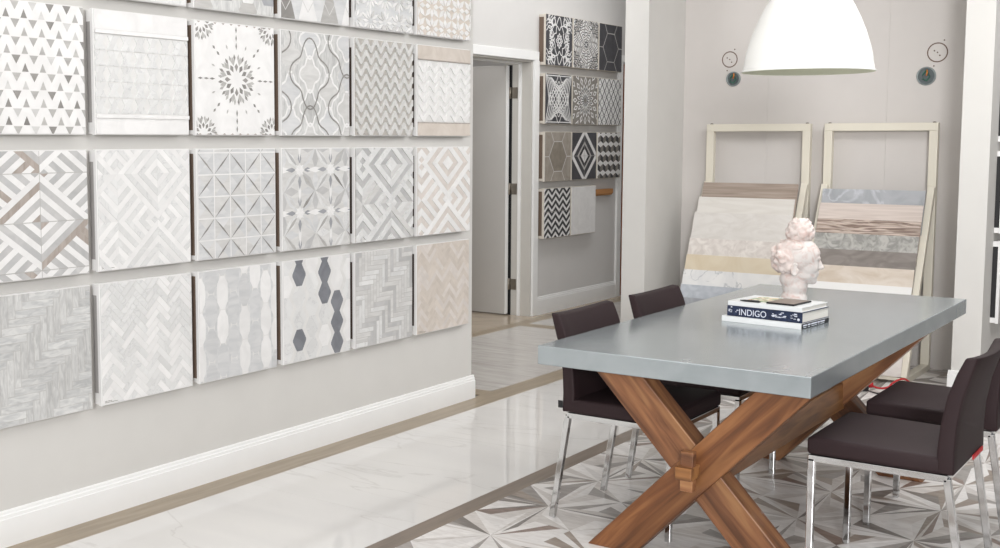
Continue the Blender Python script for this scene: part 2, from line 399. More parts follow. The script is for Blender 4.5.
def ch(*a): return R_.choice(a)
def p_triangles():
    P = Pat(PW); px = .157; py = .135
    for j in range(-1, 9):
        for i in range(-1, 7):
            m = ch(PG2, PG2, PG3, PG1, PG2)
            x = i*px+.02; y = 1-j*py
            P.poly([(x, y), (x+px*.5, y), (x+px*.25, y-py*.5)][::-1], m)
            x += px*.5
            P.poly([(x+.01, y+.01), (x+px*.5-.01, y+.01), (x+px*.25, y+.01+py*.5)], ch(PG2, PG3, PG1, PG2))
    return P
def p_chairrail(border=PW, mid=PW, lo=.13, hi=.85, rail=PW, per=.14, wave=PW2, base=PGW):
    P = Pat(base)
    P.poly([(0, 0), (1, 0), (1, lo), (0, lo)], border, 1, .002); P.poly([(0, hi), (1, hi), (1, 1), (0, 1)], border, 1, .002)
    for y in (lo, hi-.035): P.poly([(0, y), (1, y), (1, y+.03), (0, y+.03)], rail, 1, .008)
    n = 5; h = (hi-lo-.08)/n
    for j in range(n):
        y = lo+.04+j*h
        for i in range(int(1/per)+2):
            x = i*per-.02+(j % 2)*0
            P.poly([(x, y), (x+per*.42, y), (x+per*.92, y+h-.008), (x+per*.5, y+h-.008)], wave, 1, .0025)
            P.poly([(x+per*.5, y), (x+per*.92, y), (x+per*.45, y+h-.008), (x+per*.04, y+h-.008)], wave, 1, .0018)
    return P
def p_medallion():
    P = Pat(PW); c = (.5, .5)
    def rose(c, k=1, ms=(PG3, PG2, PG3)):
        for i in range(12):
            a = i*pi/6
            P.kite(c, a, .075*k, .15*k, .045*k, ms[0], k=.6)
            P.kite(c, a+pi/12, .13*k, .215*k, .05*k, ms[1], k=.45)
            P.kite(c, a+.12, .17*k, .235*k, .03*k, ms[2], k=.5)
            P.kite(c, a-.12, .17*k, .235*k, .03*k, ms[1], k=.5)
    rose(c); [rose(q, .72) for q in ((.08, .0), (.96, .0), (.06, 1.0), (.95, 1.0))]
    for i in range(16):
        a = i*pi/8
        for r in ((.27, .32), (.345, .39), (.42, .46)):
            if i % 4 == 0: P.kite(c, a, r[0], r[1]+.02, .02, PG3)
            elif i % 2 == 0 and r[0] < .4: P.kite(c, a, r[0]+.03, r[1]+.03, .026, PG3)
            elif r[0] < .3: P.kite(c, a, r[0]+.02, r[1]+.02, .02, PG2)
    for i in range(10):
        P.poly([(i*.1+.02, 0), (i*.1+.06, 0), (i*.1+.04, .012)], PT); P.poly([(i*.1+.02, 1), (i*.1+.04, .985), (i*.1+.06, 1)], PT)
    return P
def quatre(cx, cy, a, b, n=40):
    pts = []
    for i in range(n):
        t = 2*pi*i/n; r = 1+.2*cos(4*t)
        pts.append((cx+a*r*cos(t), cy+b*r*sin(t)))
    return pts
def p_lantern():
    P = Pat(PSV)
    for i in range(-1, 4):
        for j in range(-1, 5):
            x = .12+i*.56/2; y = .1+j*.33+(i % 2)*.165
            P.poly(quatre(x, y, .125, .15), ch(PG1, PBL, PSV, PG1), 1)
            P.line(quatre(x, y, .125, .15), .02, ch(PW, PW, PG1), 2, closed=True)
    for x, y in ((.40, .60), (.40, -.06), (-.16, .27), (.96, .27), (-.16, .93), (.96, .93)):
        P.line(quatre(x, y, .24, .29, 60), .016, PG3, 3, closed=True)
    return P
def p_waves(m=PG1, base=PDT, n=6, rows=8, h=.005, y0=0, y1=1, w=.55):
    P = Pat(base); rh = (y1-y0)/rows
    for j in range(rows):
        y = y0+j*rh
        for i in range(n):
            x = i/n; c = ch(m, m, PG1 if m is PG1 else m)
            pts = [(x+t/n, y+rh*.5+rh*.36*cos(2*pi*t)) for t in [k/10 for k in range(11)]]
            for k in range(10):
                a, b = pts[k], pts[k+1]; q = rh*w*.45
                P.poly([(a[0], a[1]-q), (b[0], b[1]-q), (b[0], b[1]+q), (a[0], a[1]+q)], c, 1, h)
    return P
def p_waveband():
    P = p_waves(PW, PGR, 5, 6, .004, .17, .82, w=.62)
    P.base = PGW
    for a, b in ((0, .15), (.84, 1)):
        P.poly([(0, a), (1, a), (1, b), (0, b)], PBE, 2, .003)
        P.poly([(0, b-.012 if a == 0 else a), (1, b-.012 if a == 0 else a), (1, b if a == 0 else a+.012), (0, b if a == 0 else a+.012)], PT, 3, .004)
    return P
def p_diag(ms, base, n=4, cells=((0, 0), (.48, 0), (0, .42), (.48, .42), (0, .87), (.48, .87)), size=(.48, .45), h=0, gap=.1, x0=0, y0=0, seed=1):
    """square cells split on the diagonal: stripes run along it on one side, across it on the other"""
    P = Pat(base); r = random.Random(seed); sx, sy = size
    for i in range(-2, 4):
        for j in range(-2, 5):
            X = x0+i*sx; Y = y0+j*sy; flip = (i+j) % 2
            def U(u, v): return (X+(1-u if i % 2 else u)*sx, Y+(1-v if j % 2 else v)*sy)
            cell = [(X, Y), (X+sx, Y), (X+sx, Y+sy), (X, Y+sy)]; fu, fv = i % 2, j % 2
            g = .5*gap/n
            for tri, par in (((0, 0), (1, 0), (1, 1)), True), (((0, 0), (1, 1), (0, 1)), False):
                T = [U(*p) for p in tri]
                for k in range(2*n):
                    a = (k+g)/n-1; b = (k+1-g)/n-1
                    if par: q = [U(-1, -1-a), U(2, 2-a), U(2, 2-b), U(-1, -1-b)]
                    else: a += 1; b += 1; q = [U(a-2, 2), U(a+2, -2), U(b+2, -2), U(b-2, 2)]
                    m = ms[k % 2] if len(ms) == 2 else (ms[k % 2] if r.random() > .12 else ms[2])
                    c = clip(q, T)
                    if len(c) > 2: P.poly(c, m, 1, h*(1 if k % 2 else .45))
            if h == 0: P.line(cell, .008, base, 2, closed=True)
    return P
def p_xtile():
    P = Pat(PGW); n = 5; c = 1/n
    for i in range(n+1):
        for j in range(n+1):
            x = (i-.0)*c; y = (j-.15)*c
            for q in range(4):
                a = [(x, y), (x+c, y), (x+c, y+c), (x, y+c)]; b = a[q]; d = a[(q+1) % 4]
                P.poly([b, d, (x+c/2, y+c/2)], ch(PBL, PG1, PBL), 1)
            P.line([(x, y), (x+c, y)], .012, PW, 2); P.line([(x, y), (x, y+c)], .01, PW, 2)
            if (i+j) % 2: s, e = (x, y), (x+c, y+c)
            else: s, e = (x+c, y), (x, y+c)
            mid = ((s[0]+e[0])/2+.012, (s[1]+e[1])/2); P.poly([s, (mid[0]-.020, mid[1]), e, (mid[0]+.004, mid[1])], PG3, 3); 
    return P
def p_star8():
    P = Pat(PG1); c = .46
    for i in range(-1, 3):
        for j in range(-1, 3):
            x = .24+i*c; y = .36+j*.43; o = (x, y)
            for q in range(8):
                a = q*pi/4
                P.kite((x+c/2, y+.215), a, .0, .3 if q % 2 else .22, .09, ch(PW2, PBL, PG1, PMID), 1, k=.5)
                if q % 2: P.kite(o, a, .03, .31, .035, ch(PG2, PMID, PG1, PG2, PG3), 2, k=.4)
                else: P.kite(o, a, .05, .2, .05, PB, 3, k=.42)
                P.kite(o, a, 0, .075, .022, PW, 4, k=.6); P.kite(o, a+pi/8, 0, .06, .018, PW, 4, k=.6)
            P.kite((x+c/2, y), 0, -.13, .13, .06, PW, 3); P.kite((x, y+.215), pi/2, -.13, .13, .04, PW, 3)
    return P
def p_herring(ms, base, w=.07, k=4, rot=0, gap=.08, h=0, off=(0, 0), seed=3, sx=1, sy=1):
    P = Pat(base); r = random.Random(seed); L = w*k; cr, sr = cos(rot), sin(rot); g = w*gap/2
    def T(x, y): return (.5+((x*cr-y*sr))*sx+off[0], .5+((x*sr+y*cr))*sy+off[1])
    K = int(2.2/w)
    for a in range(-K, K):
        for b in range(-int(2/L)-2, int(2/L)+3):
            x = a*w+b*L; y = a*w-b*L
            for (X, Y, A, B, o) in ((x, y, L, w, 0), (x, y+w, w, L, 1)):
                q = [T(X+g, Y+g), T(X+A-g, Y+g), T(X+A-g, Y+B-g), T(X+g, Y+B-g)]
                if min(p[0] for p in q) > 1 or max(p[0] for p in q) < 0 or min(p[1] for p in q) > 1 or max(p[1] for p in q) < 0: continue
                P.poly(q, (r.choice(ms[o]) if isinstance(ms[0], (list, tuple)) else r.choice(ms)), 1, h)
    return P
def bead(x, y, a, b): return [(x-a*.35, y-b), (x+a*.35, y-b), (x+a*.9, y-b*.55), (x+a, y), (x+a*.9, y+b*.55), (x+a*.35, y+b), (x-a*.35, y+b), (x-a*.9, y+b*.55), (x-a, y), (x-a*.9, y-b*.55)]
def p_beads():
    P = Pat(PGW); D = 'WGGWG GWGGW WGWGG GGWGW GWGWG WGWGW'
    cols = ['GGWWWG', 'GGGGGG', 'GWWGGG', 'GGGGGG', 'WWGWGG', 'GGGGWW', 'WGWWWG']
    cols = ['WWWG', 'GGGG', 'GWWG', 'GGGG', 'WWGW', 'GGWG', 'WWWG']
    for i in range(8):
        for j in range(-1, 4):
            x = .0+i*.142; y = .17+j*.31+(i % 2)*.155
            m = PBL if cols[i % 7][j % 4] == 'G' else PW
            P.poly(bead(x, y, .073, .152), m, 1); 
        P.poly([(i*.142+.04, 0), (i*.142+.1, 0), (i*.142+.1, 1), (i*.142+.04, 1)], PBL, .5)
    return P
def hexv(x, y, a, b): return [(x-a*.42, y-b), (x+a*.42, y-b), (x+a, y-b*.1), (x+a, y+b*.1), (x+a*.42, y+b), (x-a*.42, y+b), (x-a, y+b*.1), (x-a, y-b*.1)]
def p_hexdark():
    P = Pat(PGW); dark = {(1, 3), (1, 4), (2, 4), (2, 3), (3, 4), (3, 2), (4, 1), (4, 2), (4, 0), (1, 0), (0, 9), (1, -1)}
    dark = {(1, 3), (1, 4), (1, 0), (3, 3), (3, 2), (3, 4), (4, 2), (4, 1), (4, 0)}
    for i in range(-1, 7):
        for j in range(-1, 6):
            x = .03+i*.19; y = .11+j*.215+(i % 2)*.05*2
            P.poly(hexv(x, y, .096, .108), PN if (i, j) in dark else ch(PW2, PW2, PW), 1)
    return P
def p_bells():
    P = Pat(PBL); 
    for i in range(4):
        for j in range(3):
            x = .06+i*.32; y = j*.42-.1; u = (i+j) % 2
            m = [PG3, PW][u] if i % 2 else [PBL, PW][u]
            P.poly([(x-.15, y), (x+.15, y), (x+.13, y+.12), (x+.05, y+.36), (x+.05, y+.42), (x-.05, y+.42), (x-.05, y+.36), (x-.13, y+.12)], [PG3, PW, PG2, PW][(i+2*j) % 4], 1)
            P.line([(x-.16, y+.4), (x, y+.18), (x+.16, y+.4)], .012, PG1, 2)
    return P
def p_hexblock():
    P = Pat(PSV)
    for i in range(4):
        for j in range(4):
            x = .1+i*.28; y = .02+j*.3+(i % 2)*.15
            P.poly([(x-.07, y-.08), (x+.07, y-.08), (x+.12, y), (x+.07, y+.08), (x-.07, y+.08), (x-.12, y)], PB if (i+j) % 2 else PG2, 1)
            P.poly([(x-.06, y+.07), (x+.06, y+.07), (x+.1, y+.15), (x-.1, y+.15)], PW, 2)
    return P
def p_petals(base, m, n=4, k=8, w=.05, h=.004, rim=None):
    P = Pat(base); c = 1/n
    for i in range(-1, n+2):
        for j in range(-1, n+2):
            for q in range(k):
                a = q*2*pi/k+pi/k*0
                L = c*.5 if q % 2 == 0 else c*.66
                P.kite((i*c, (j+.3)*c), a, .03, L, w, ch(*m), 1, h, k=.5)
    return P
# dark set -----------------------------------------------------------
def mirrored(P, pts, w, m, lay, h=0):
    for sx in (0, 1):
        for sy in (0, 1): P.line([((1-x) if sx else x, (1-y) if sy else y) for x, y in pts], w, m, lay, h)
def p_damask(seed, base=PDK, m=PW, n=9, w=.022, rings=3, turn=1.0):
    P = Pat(base); r = random.Random(seed)
    for k in range(rings):
        q = .10+.11*k
        P.line([(.5+q*(1+.22*cos(6*t+k))*cos(t), .5+q*1.25*(1+.2*cos(8*t+k*pi))*sin(t)) for t in [2*pi*i/64 for i in range(64)]], w, m, 2+k, closed=True)
    for k in range(n):
        x, y = .02+.14*r.random()+.08*(k % 4), .02+.5*k/n; a = r.random()*3; pts = []
        for i in range(16):
            pts.append((min(x, .5), min(y, .5))); x += .022*cos(a); y += .022*sin(a); a += turn*.28*(1 if k % 2 else -1)
        mirrored(P, pts, w*(.8+.5*r.random()), m, 6+k)
    for q in (.03, .06): P.disc((.5, .5), q, m if q == .06 else base, 30-int(q*100))
    for i in range(12): P.kite((.5, .5), i*pi/6, .06, .11, .03, m, 29)
    for cx in (0, 1):
        for cy in (0, 1):
            for q in (.28, .2, .12): P.line([(cx+q*(1+.15*cos(8*t))*cos(t), cy+q*(1+.15*cos(8*t))*sin(t)) for t in [2*pi*i/40 for i in range(40)]], w, m, 20, closed=True)
    return P
def p_carpet():
    P = Pat(PW)
    for k in range(11):
        q = .05+.055*k
        P.line([(.5+q*(1+.1*cos(8*t)+.05*cos(16*t+k))*cos(t), .5+q*1.1*(1+.1*cos(8*t)+.05*cos(16*t+k))*sin(t)) for t in [2*pi*i/96 for i in range(96)]], .022, PDT if k % 3 else PDK, 2+k, closed=True)
    for cx in (0, 1):
        for cy in (0, 1):
            for q in (.3, .25, .2, .14, .08): P.line([(cx+q*(1+.12*cos(8*t))*cos(t), cy+q*(1+.12*cos(8*t))*sin(t)) for t in [2*pi*i/40 for i in range(40)]], .022, PDT if q in (.25, .14) else PDK, 20, closed=True)
    for i in range(8): P.kite((.5, .5), i*pi/4, .02, .1, .04, PDK, 30)
    return P
def p_leaf():
    P = Pat(PDK)
    for k in range(7):
        o = .02+k*.075
        mirrored(P, [(o*.6+.5*t*(.3+k*.09), .5*t*(1.25-.12*k)+.02*sin(t*9+k)+k*.02) for t in [i/14 for i in range(15)]], .026, PW, 2+k)
    for k in range(4):
        q = .07+.085*k
        P.line([(.5+q*.85*cos(t)*(1+.25*cos(4*t)), .5+q*1.3*sin(t)*(1+.15*cos(8*t))) for t in [2*pi*i/64 for i in range(64)]], .022, PW, 12+k, closed=True)
    for i in range(8): P.kite((.5, .5), i*pi/4+.39, .0, .08, .03, PW, 20)
    for y in (0, 1): P.line([(0, abs(y-.03)), (1, abs(y-.03))], .02, PW, 21)
    return P
def p_radial():
    P = Pat(PDT); c = (.5, .5)
    for i in range(16):
        a = i*pi/8
        P.kite(c, a, .05, .2, .06, PW, 2); P.kite(c, a+pi/16, .17, .36, .085, PW, 3, k=.5); P.kite(c, a+pi/16, .2, .3, .045, PDK, 4)
        P.kite(c, a, .33, .52, .11, PW, 5, k=.5); P.kite(c, a, .37, .47, .05, PDT, 6)
        P.kite(c, a+pi/16, .5, .72, .12, PW, 7); P.kite(c, a+pi/16, .55, .68, .06, PDK, 8)
        P.kite(c, a+pi/16, .04, .17, .03, PDK, 9)
    return P
def p_lattice():
    P = Pat(PDK); n = 5
    for i in range(-1, n+1):
        for j in range(-1, 2*n+1):
            x = (i+.5*(j % 2)+.25)/n; y = (j+.5)/(n*1.5)
            P.poly([(x-.083, y), (x, y-.115), (x+.083, y), (x, y+.115)], PW, 1)
            P.disc((x, y-.0), .018, PG1, 2, 8)
            P.line([(x-.05, y), (x+.05, y)], .01, PG2, 3)
    return P
def p_bighex(m, line, base=None, inner=None):
    P = Pat(line)
    for i in range(-2, 3):
        for j in range(-2, 3):
            x = .5+i*.495; y = .5+j*.615+(i % 2)*.3075
            P.poly([(x-.15, y-.30), (x+.15, y-.30), (x+.33, y), (x+.15, y+.30), (x-.15, y+.30), (x-.33, y)], inner if inner and i == 0 and j == 0 else m, 1)
    return P
def p_diamond():
    P = Pat(PDK)
    for k, (q, m) in enumerate(((.56, PW), (.44, PDK), (.30, PG2), (.24, PBK), (.15, PW), (.09, PW2))):
        P.poly([(.5-q, .5), (.5, .5-q*1.05), (.5+q, .5), (.5, .5+q*1.05)], m, 1+k)
    P.line([(.5, 0), (.5, 1)], .008, PG2, 9); P.line([(0, .5), (1, .5)], .008, PG2, 9)
    return P
def p_cubes():
    P = Pat(PW); a = .115; b = .14
    for i in range(-1, 6):
        for j in range(-1, 6):
            x = i*2*a+.0; y = j*1.5*b+.06; x += a*(j % 2)
            P.poly([(x-a, y+b*.35), (x, y-b*.1), (x, y-b), (x-a, y-b*.6)], PBK, 1)
            P.poly([(x+a, y+b*.35), (x, y-b*.1), (x, y-b), (x+a, y-b*.6)], PDT, 1)
            P.poly([(x-a*.8, y+b*.4), (x, y), (x+a*.8, y+b*.4), (x, y+b*.8)], PW, 2)
    return P
def p_chevron():
    P = Pat(PW); n = 3.5; rows = 7; h = 1/rows
    for j in range(-1, rows+1):
        for i in range(-1, 5):
            x = i/n; w = 1/n; y = j*h
            P.poly([(x, y), (x+w/2, y+h*.85), (x+w/2, y+h*1.4), (x, y+h*.5)], PBK, 1)
            P.poly([(x+w, y), (x+w, y+h*.5), (x+w/2, y+h*1.4), (x+w/2, y+h*.85)], PBK, 1)
    P.line([(0, .53), (1, .53)], .01, PG3, 3)
    return P
def p_plain(m): return Pat(m)

def make_panel(x, y, z, w, hgt, pat, label, group, caption=False, t0=.030, tb=.018, side=M_white, slot=M_cleat, ins=.11):
    """+x facing sample board hung on a cleat; origin at the wall, lower near corner"""
    root = empty('tile_sample_panel', (x, y, z), 0, label, 'tile sample', group)
    mb = MB(); mb.box(t0, t0+tb, 0, w, 0, hgt, side); mb.build('board', root, bevel=.0012, seg=1)
    mb = MB(); mb.box(.001, t0, .006, w-.03, hgt*ins, hgt*(1-ins), slot); mb.build('wood_cleat', root)
    for a, b in ((.004, hgt*ins), (hgt*(1-ins), hgt-.004)):
        mb = MB(); mb.box(.001, t0, .004, w-.008, a, b, side); mb.build('hanger_rail', root)
    mb = MB(); X0 = t0+tb; X1 = X0+.003; m_ = .004
    mb.box(X0, X1, m_, w-m_, m_, hgt-m_, pat.base)
    W_, H_ = w-2*m_, hgt-2*m_
    ordered = sorted(pat.p, key=lambda e: e[2]); step = min(.00001, .0012/max(1, len(ordered)))
    for num, (q, m, lay, h) in enumerate(ordered):
        A = sum(q[i][0]*q[(i+1) % len(q)][1]-q[(i+1) % len(q)][0]*q[i][1] for i in range(len(q)))
        if abs(A) < 1e-5: continue
        if A < 0: q = q[::-1]
        k = mb.mi(m); X = X1+.0002+step*num+h
        top = [mb.bm.verts.new((X, m_+p[0]*W_, m_+p[1]*H_)) for p in q]
        mb.bm.faces.new(top).material_index = k
        if h > 0:
            bot = [mb.bm.verts.new((X1, m_+p[0]*W_, m_+p[1]*H_)) for p in q]
            for i in range(len(q)):
                j = (i+1) % len(q); mb.bm.faces.new((bot[i], bot[j], top[j], top[i])).material_index = k
    if caption:
        k = mb.mi(PDT); rr = random.Random(int(y*100+z*10))
        for l in range(2):
            u = .02
            while u < (.09 if l == 0 else .15):
                d = .004+.008*rr.random()
                q = [(u, .026-.011*l), (u+d, .026-.011*l), (u+d, .031-.011*l), (u, .031-.011*l)]
                mb.bm.faces.new([mb.bm.verts.new((X1+.0016, m_+p[0]*W_, m_+p[1]*H_)) for p in q]).material_index = k; u += d+.003
    mb.build('tile_face', root, fix=False)
    return root
G1 = 'tile sample boards on the left wall'
colY = {1: 2.528, 2: 3.078, 3: 3.622, 4: 4.172, 5: 4.722, 6: 5.265}
colW = {1: .505, 2: .503, 3: .505, 4: .51, 5: .50, 6: .522}
rowZ = {0: (2.118, .495), 1: (1.57, .498), 2: (1.02, .492), 3: (.47, .503)}
BD = M_white
ps = {
 (0, 2): (p_plain(PW2), 'plain white board, leftmost in the cut-off top row of the left wall', 0),
 (0, 3): (p_hexblock(), 'board of blue-grey hexagon blocks with white caps in the cut-off top row', 0),
 (0, 4): (p_bells(), 'board of large white and dark grey bell shapes in the top row', 0),
 (0, 5): (p_petals(PBL, (PW, PG1, PW), 4, 12, .035), 'pale grey board with sharp radiating blades in the cut-off top row', 0),
 (0, 6): (p_petals(PBE, (PW,), 4, 8, .06), 'beige board with raised white petals at the top row right end', 0),
 (1, 1): (p_triangles(), 'white board with rows of small grey triangles at the left edge', 0),
 (1, 2): (p_chairrail(), 'white relief board with moulded rails above and below faint zigzags', 1),
 (1, 3): (p_medallion(), 'white board with a grey pierced star medallion and corner rosettes', 0),
 (1, 4): (p_lantern(), 'grey wood-look board with curvy lantern outlines in white and grey', 0),
 (1, 5): (p_waves(PG1, PWB, 6, 8, .007, w=.60), 'grey board of raised wavy zigzag bands right of the lantern board', 1),
 (1, 6): (p_waveband(), 'white wave board with beige stone bands at top and bottom', 1),
 (2, 1): (p_diag((PW, PMID, PT), PG2, 6, size=(.5, .385), x0=.05, y0=-.33, seed=5), 'white, grey and brown striped diamond board at the left edge', 0),
 (2, 2): (p_diag((PW, PW2), PGW, 6, size=(.43, .40), x0=.2, y0=.0, h=.0016), 'all white diamond stripe board with small print, beneath the railed board', 1),
 (2, 3): (p_xtile(), 'pale blue-grey square tile board crossed by thin dark diagonal leaves', 0),
 (2, 4): (p_star8(), 'board with white eight-point stars and blue-grey cross shapes', 0),
 (2, 5): (p_diag((PMID, PW2, PG1), PWB, 5, size=(.5, .42), x0=.1, y0=-.02, h=.008, seed=4), 'grey board of deeply raised diagonal strips right of the star board', 0),
 (2, 6): (p_diag((PPK, PW), PPK, 5, size=(.5, .42), x0=.06, y0=-.02, h=.005, seed=8), 'rose-beige board of raised diagonal strips near the wall end', 0),
 (3, 1): (p_herring(((PSK,), (PSV,)), PG2, .062, 4.6, 0, .06, off=(.02, -.03)), 'large streaked grey herringbone board at the lower left edge', 0),
 (3, 2): (p_herring((PW, PW2), PGW, .052, 3.5, pi/4, .07, h=.0004), 'white herringbone board with small print in the lowest row', 1),
 (3, 3): (p_beads(), 'board of white and pale blue-grey bead shapes in columns', 0),
 (3, 4): (p_hexdark(), 'white marble hexagon board with slate blue hexagon chains', 0),
 (3, 5): (p_herring((PG1, PW2, PG1, PMID), PGR, .05, 5, 0, .1, off=(.0, .1)), 'pale grey narrow strip herringbone board between hexagon and beige boards', 0),
 (3, 6): (p_herring((PBE, PBE, PPK), PBE, .05, 4, pi/4, .08), 'beige herringbone board, lowest of the last column near the wall end', 1),
}
for (r, c), (pat, lab, cap) in ps.items():
    z, h = rowZ[r]; make_panel(XL, colY[c], z, colW[c], h, pat, lab, G1, cap, ins=.045 if c in (3, 4) else .1, slot=M_slot if c in (1, 2) else (M_cleat if c in (3, 4) else M_cleat_d))
G2 = 'dark tile sample boards on the corridor wall'
rows2 = [(2.2, .44), (1.69, .44), (1.185, .437), (.68, .445)]; cy2 = [9.10, 9.60, 10.10]
M_side2 = mat('beige_board_edge', 'cfc8bd', .6)
ps2 = [
 (0, 0, p_damask(5), 'ornate black and white scrollwork board at the top left of the corridor wall'),
 (0, 1, p_carpet(), 'grey and white concentric medallion board in the corridor top row'),
 (0, 2, p_bighex(PDK, PG2), 'charcoal board with thin pale hexagon outlines'),
 (1, 0, p_leaf(), 'black board with curling white leaf shapes above the taupe board'),
 (1, 1, p_radial(), 'brown and white board with petals radiating from the centre'),
 (1, 2, p_lattice(), 'white board with a black wavy lattice, below the charcoal board'),
 (2, 0, p_bighex(pst('tile_warm_taupe', 'a8a096', '989086'), PG1, inner=pst('tile_olive_taupe', '938b7f', '857d72')), 'taupe stretched hexagon board on the corridor wall'),
 (2, 1, p_diamond(), 'board with nested black and white diamonds'),
 (2, 2, p_cubes(), 'board of black, grey and white tumbling cubes'),
 (3, 0, p_chevron(), 'black and white zigzag board, lowest on the corridor wall'),
 (3, 1, p_plain(PW), 'plain off-white board beside the zigzag board'),
]
for r, c, pat, lab in ps2:
    z, h = rows2[r]; make_panel(XF, cy2[c]-.02, z, .475, h, pat, lab, G2, t0=.05, tb=.02, side=M_side2, ins=.06)
r_ = empty('wood_cleat', (XF, 10.10, 1.02), 0, 'empty orange wood hanging cleat right of the plain off-white board', 'hanging cleat')
mb = MB(); mb.box(.002, .035, 0, .36, 0, .06, M_cleat_l); mb.prism([(.035, .0), (.05, .02), (.05, .06), (.035, .06)], 'y', 0, .36, M_cleat_l); mb.build('cleat_rail', r_)
G3 = 'sample boards on the wall right of the pillar'
for (z, h, lab, pt) in ((2.15, .5, 'topmost white-edged board on the wall beyond the right pillar', PW), (1.535, .56, 'second white-edged board from the top beyond the right pillar', PG2), (.975, .51, 'third white-edged board from the top beyond the right pillar', PW), (.415, .515, 'lowest white-edged board beyond the right pillar, above the chair backs', PG2)):
    make_panel(-1.40, 8.02, z, .5, h, p_herring((pt, PW2), PGR, .08, 4), lab, G3, ins=.07, slot=M_black)  # black slots paint in the shadow gaps behind these boards

# ---------------------------------------------------------------- table
T = empty('dining_table', (-1.745, 5.16, 0), 0, 'long table with thick grey stone-look top on crossed acacia wood legs', 'table')
def rel(p): return (p[0]+1.745, p[1]-5.16, p[2])
mb = MB(); mb.box(-2.27+1.745, -1.22+1.745, 3.942-5.16, 6.376-5.16, .686, .76, M_conc); mb.build('tabletop', T, bevel=.004, seg=3)
def beam(name, p, q, w, d, m, bev=.004):
    """box beam along local x from p to q, d along world y"""
    p = Vector(rel(p)); q = Vector(rel(q)); e = (q-p); L = e.length; e.normalize()
    y = Vector((0, 1, 0)); y = (y-e*y.dot(e)).normalized() if abs(e.y) < .9 else Vector((1, 0, 0)); z = e.cross(y)
    mb = MB(); mb.box(0, L, -d/2, d/2, -w/2, w/2, m); o = mb.build(name, T, bevel=bev)
    M = Matrix((e, y, z)).transposed().to_4x4(); M.translation = p; o.matrix_local = M; return o
def xframe(yc, wa, wb, cx=-1.648, hs=.325):
    # members cut flat at floor and at the underside of the top
    for sgn, m, dy in ((1, wa, -.012), (-1, wb, .012)):
        W2 = .158/2*1.22; d = .10; zt = .686
        mb = MB()
        ang = atan2(zt, 2*(hs)*1.0); c, s = cos(ang), sin(ang)
        # local x along the member
        M0 = Matrix(((c, 0, -s, 0), (0, 1, 0, 0), (s, 0, c, 0), (0, 0, 0, 1)))
        inv = M0.inverted()
        pts = [(-hs-W2, 0), (-hs+W2, 0), (hs+W2, zt), (hs-W2, zt)]
        loc = [inv @ Vector((x, 0, z)) for x, z in pts]
        mb.prism([(v.x, v.z) for v in loc], 'y', -d/2, d/2, m)
        o = mb.build('crossed_leg', T, bevel=.004)
        Mx = M0.copy()
        if sgn < 0: Mx = Matrix.Rotation(pi, 4, 'Z') @ Mx
        o.matrix_local = Matrix.Translation(Vector(rel((cx, yc+dy, 0)))) @ Mx
xframe(4.055, WOOD[0], WOOD[1]); xframe(5.66, WOOD[1], WOOD[0])
beam('stretcher', (-1.634, 4.02, .357), (-1.634, 5.70, .357), .128, .10, WOOD[2])
mb = MB(); mb.box(-.031, .031, -.11, .0, -.023, .023, WOOD[2]); o = mb.build('tenon', T, bevel=.003); o.location = rel((-1.652, 4.02, .362))
mb = MB(); mb.box(-.024, .024, -.022, .012, -.075, .07, WOOD[1]); o = mb.build('wedge', T, bevel=.003); o.location = rel((-1.649, 3.955, .368))

